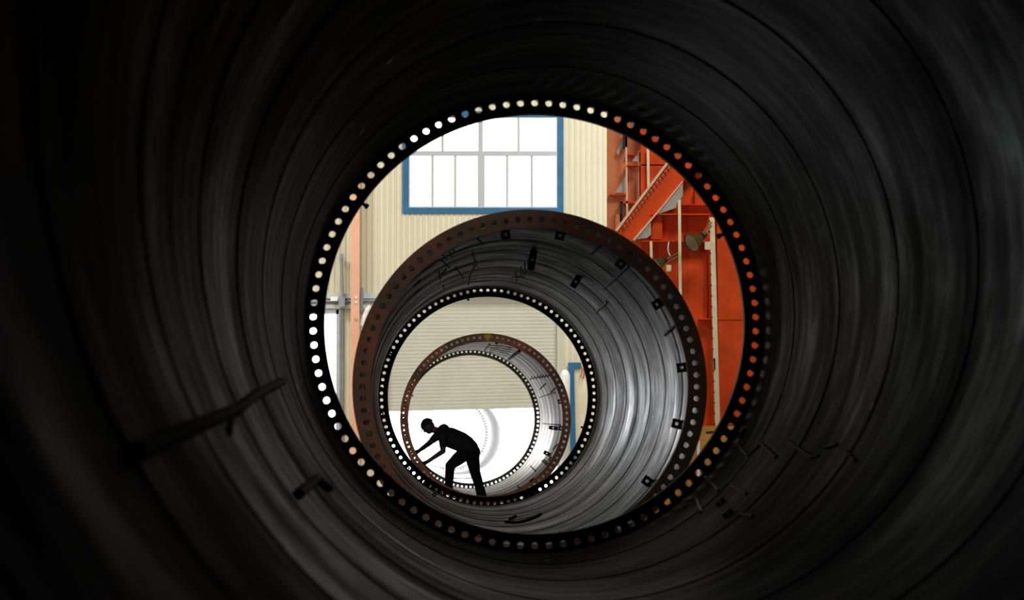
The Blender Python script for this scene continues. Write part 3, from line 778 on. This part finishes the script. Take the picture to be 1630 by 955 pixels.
# clothes
slv_n = nsh.lerp(nel, .62); slv_f = fsh.lerp(fel, .55)
hem = z5(672, 395, B)
shirt = skin_mesh([(hem, .158,.175), (z5(640, 362, B), .162,.172), (waist, .165,.165), (chest, .168,.178), (upper, .120,.165), (z5(428, 253, B), .072,.075),
                   (nsh, .078,.078), (slv_n, .060,.062), (fsh, .078,.078), (slv_f, .060,.062)], [(0,1),(1,2),(2,3),(3,4),(4,5),(4,6),(6,7),(4,8),(8,9)])
remesh('t_shirt', shirt, M['shirt'], per, .008, 8)
tro = skin_mesh([(z5(668, 392, B), .142,.16), (z5(685, 425, B), .152, .165), (fhp, .125,.105), (fhp.lerp(k1, .5), .108,.095), (k1, .080,.078), (k1.lerp(a1, .5), .072,.072), (a1 + Vector((0,0,-.02)), .070,.068),
                 (nhp, .128,.105), (nhp.lerp(k2, .5), .108,.10), (k2, .086,.084), (k2.lerp(a2, .5), .080,.078), (a2 + Vector((0,0,-.02)), .078,.074)],
                [(0,1),(1,2),(2,3),(3,4),(4,5),(5,6),(1,7),(7,8),(8,9),(9,10),(10,11)])
remesh('trousers', tro, M['trousers'], per, .008, 6)
for a, fz in ((a1, f1z), (a2, f2z)):
    bm = bmesh.new()
    b_ = join([skin_mesh([(a + Vector((.02,0,.03)), .05,.05), (Vector((a.x + .02, a.y, fz + .06)), .05,.048), (Vector((a.x - .07, a.y, fz + .052)), .045,.045), (Vector((a.x - .17, a.y, fz + .045)), .042,.036)], [(0,1),(1,2),(2,3)], 2)])
    remesh('boot', b_, M['black'], per, .008)
cap_ = join([ball(hp(0, -.006, .022), .117, (.80, .99, .96), hm, 28)])
bmesh.ops.bisect_plane(cap_, geom=cap_.verts[:] + cap_.edges[:] + cap_.faces[:], plane_co=hp(0, 0, .022), plane_no=(updir*1.0 + fdir*-.12), clear_inner=True)
bmesh.ops.holes_fill(cap_, edges=[e for e in cap_.edges if e.is_boundary])
brim = ball(hp(0, .108, .020), .05, (1.25, .8, .14), hm)
remesh('cap', join([cap_, brim]), M['cap'], per, .006)

# ------------------------------------------------------------------ light
w = bpy.data.worlds.new('world'); SC.world = w; w.use_nodes = True
bg = w.node_tree.nodes['Background']; bg.inputs[0].default_value = (0.95, 0.97, 1.0, 1); bg.inputs[1].default_value = 5.0
def area(name, loc, rot, sx, sy, power, col=(1, .96, .88)):
    l = bpy.data.lights.new(name, 'AREA'); l.shape = 'RECTANGLE'; l.size = sx; l.size_y = sy; l.energy = power; l.color = col
    o = bpy.data.objects.new(name, l); COL.objects.link(o); o.location = loc; o.rotation_euler = rot
    return o
for y, p in ((87, 820), (76, 650), (62, 600)):
    for x in (-7, 7):
        area('hall_fill', (x, y, ZC - .6), (math.radians(28) if y > 60 else 0, 0, 0), 2.5, 2.5, p)  # added overhead fill, no lamps are seen in the hall
def aimed(name, loc, to, sx, sy, p, col):
    d = Vector(to) - Vector(loc); o = area(name, loc, (0, 0, 0), sx, sy, p, col)
    o.rotation_euler = d.to_track_quat('-Z', 'Y').to_euler(); return o
# added unseen lamps on the left that light the section mouths
aimed('mouth_fill', (-8.5, -4, 5.0), (1.6, 31, 2.6), 3, 3, 1500, (.95, .97, 1))
aimed('mouth_fill', (-9.0, 30, 5.0), (2.0, 60, 2.2), 3, 3, 900, (1, .97, .92))
# added unseen lamps beside the tubes, slanting back to brighten their walls
for loc, to, p, c in (((3.9, 40, 6.3), (-.6, 7, 2.0), 10, (1, .96, .84)), ((-2.5, 40, 4.1), (2.0, 7, 2.7), 8, (.86, .94, 1)), ((-2.9, 68, 3.4), (2.1, 36, 2.4), 34, (.93, .96, 1)), ((-3.5, 89, 4.2), (2.1, 65, 1.8), 60, (1, .98, .94))):
    o = aimed('tube_wall_fill', loc, to, .8, 1.6, p, c); o.data.spread = math.radians(60)
SC.view_settings.view_transform = 'Standard'
SC.view_settings.look = 'None'
SC.view_settings.gamma = 1.0
SC.view_settings.exposure = 0.0
SC.view_settings.use_curve_mapping = False
SC.cycles.max_bounces = 10; SC.cycles.glossy_bounces = 8; SC.cycles.diffuse_bounces = 5; SC.cycles.transparent_max_bounces = 12
SC.cycles.use_denoising = True
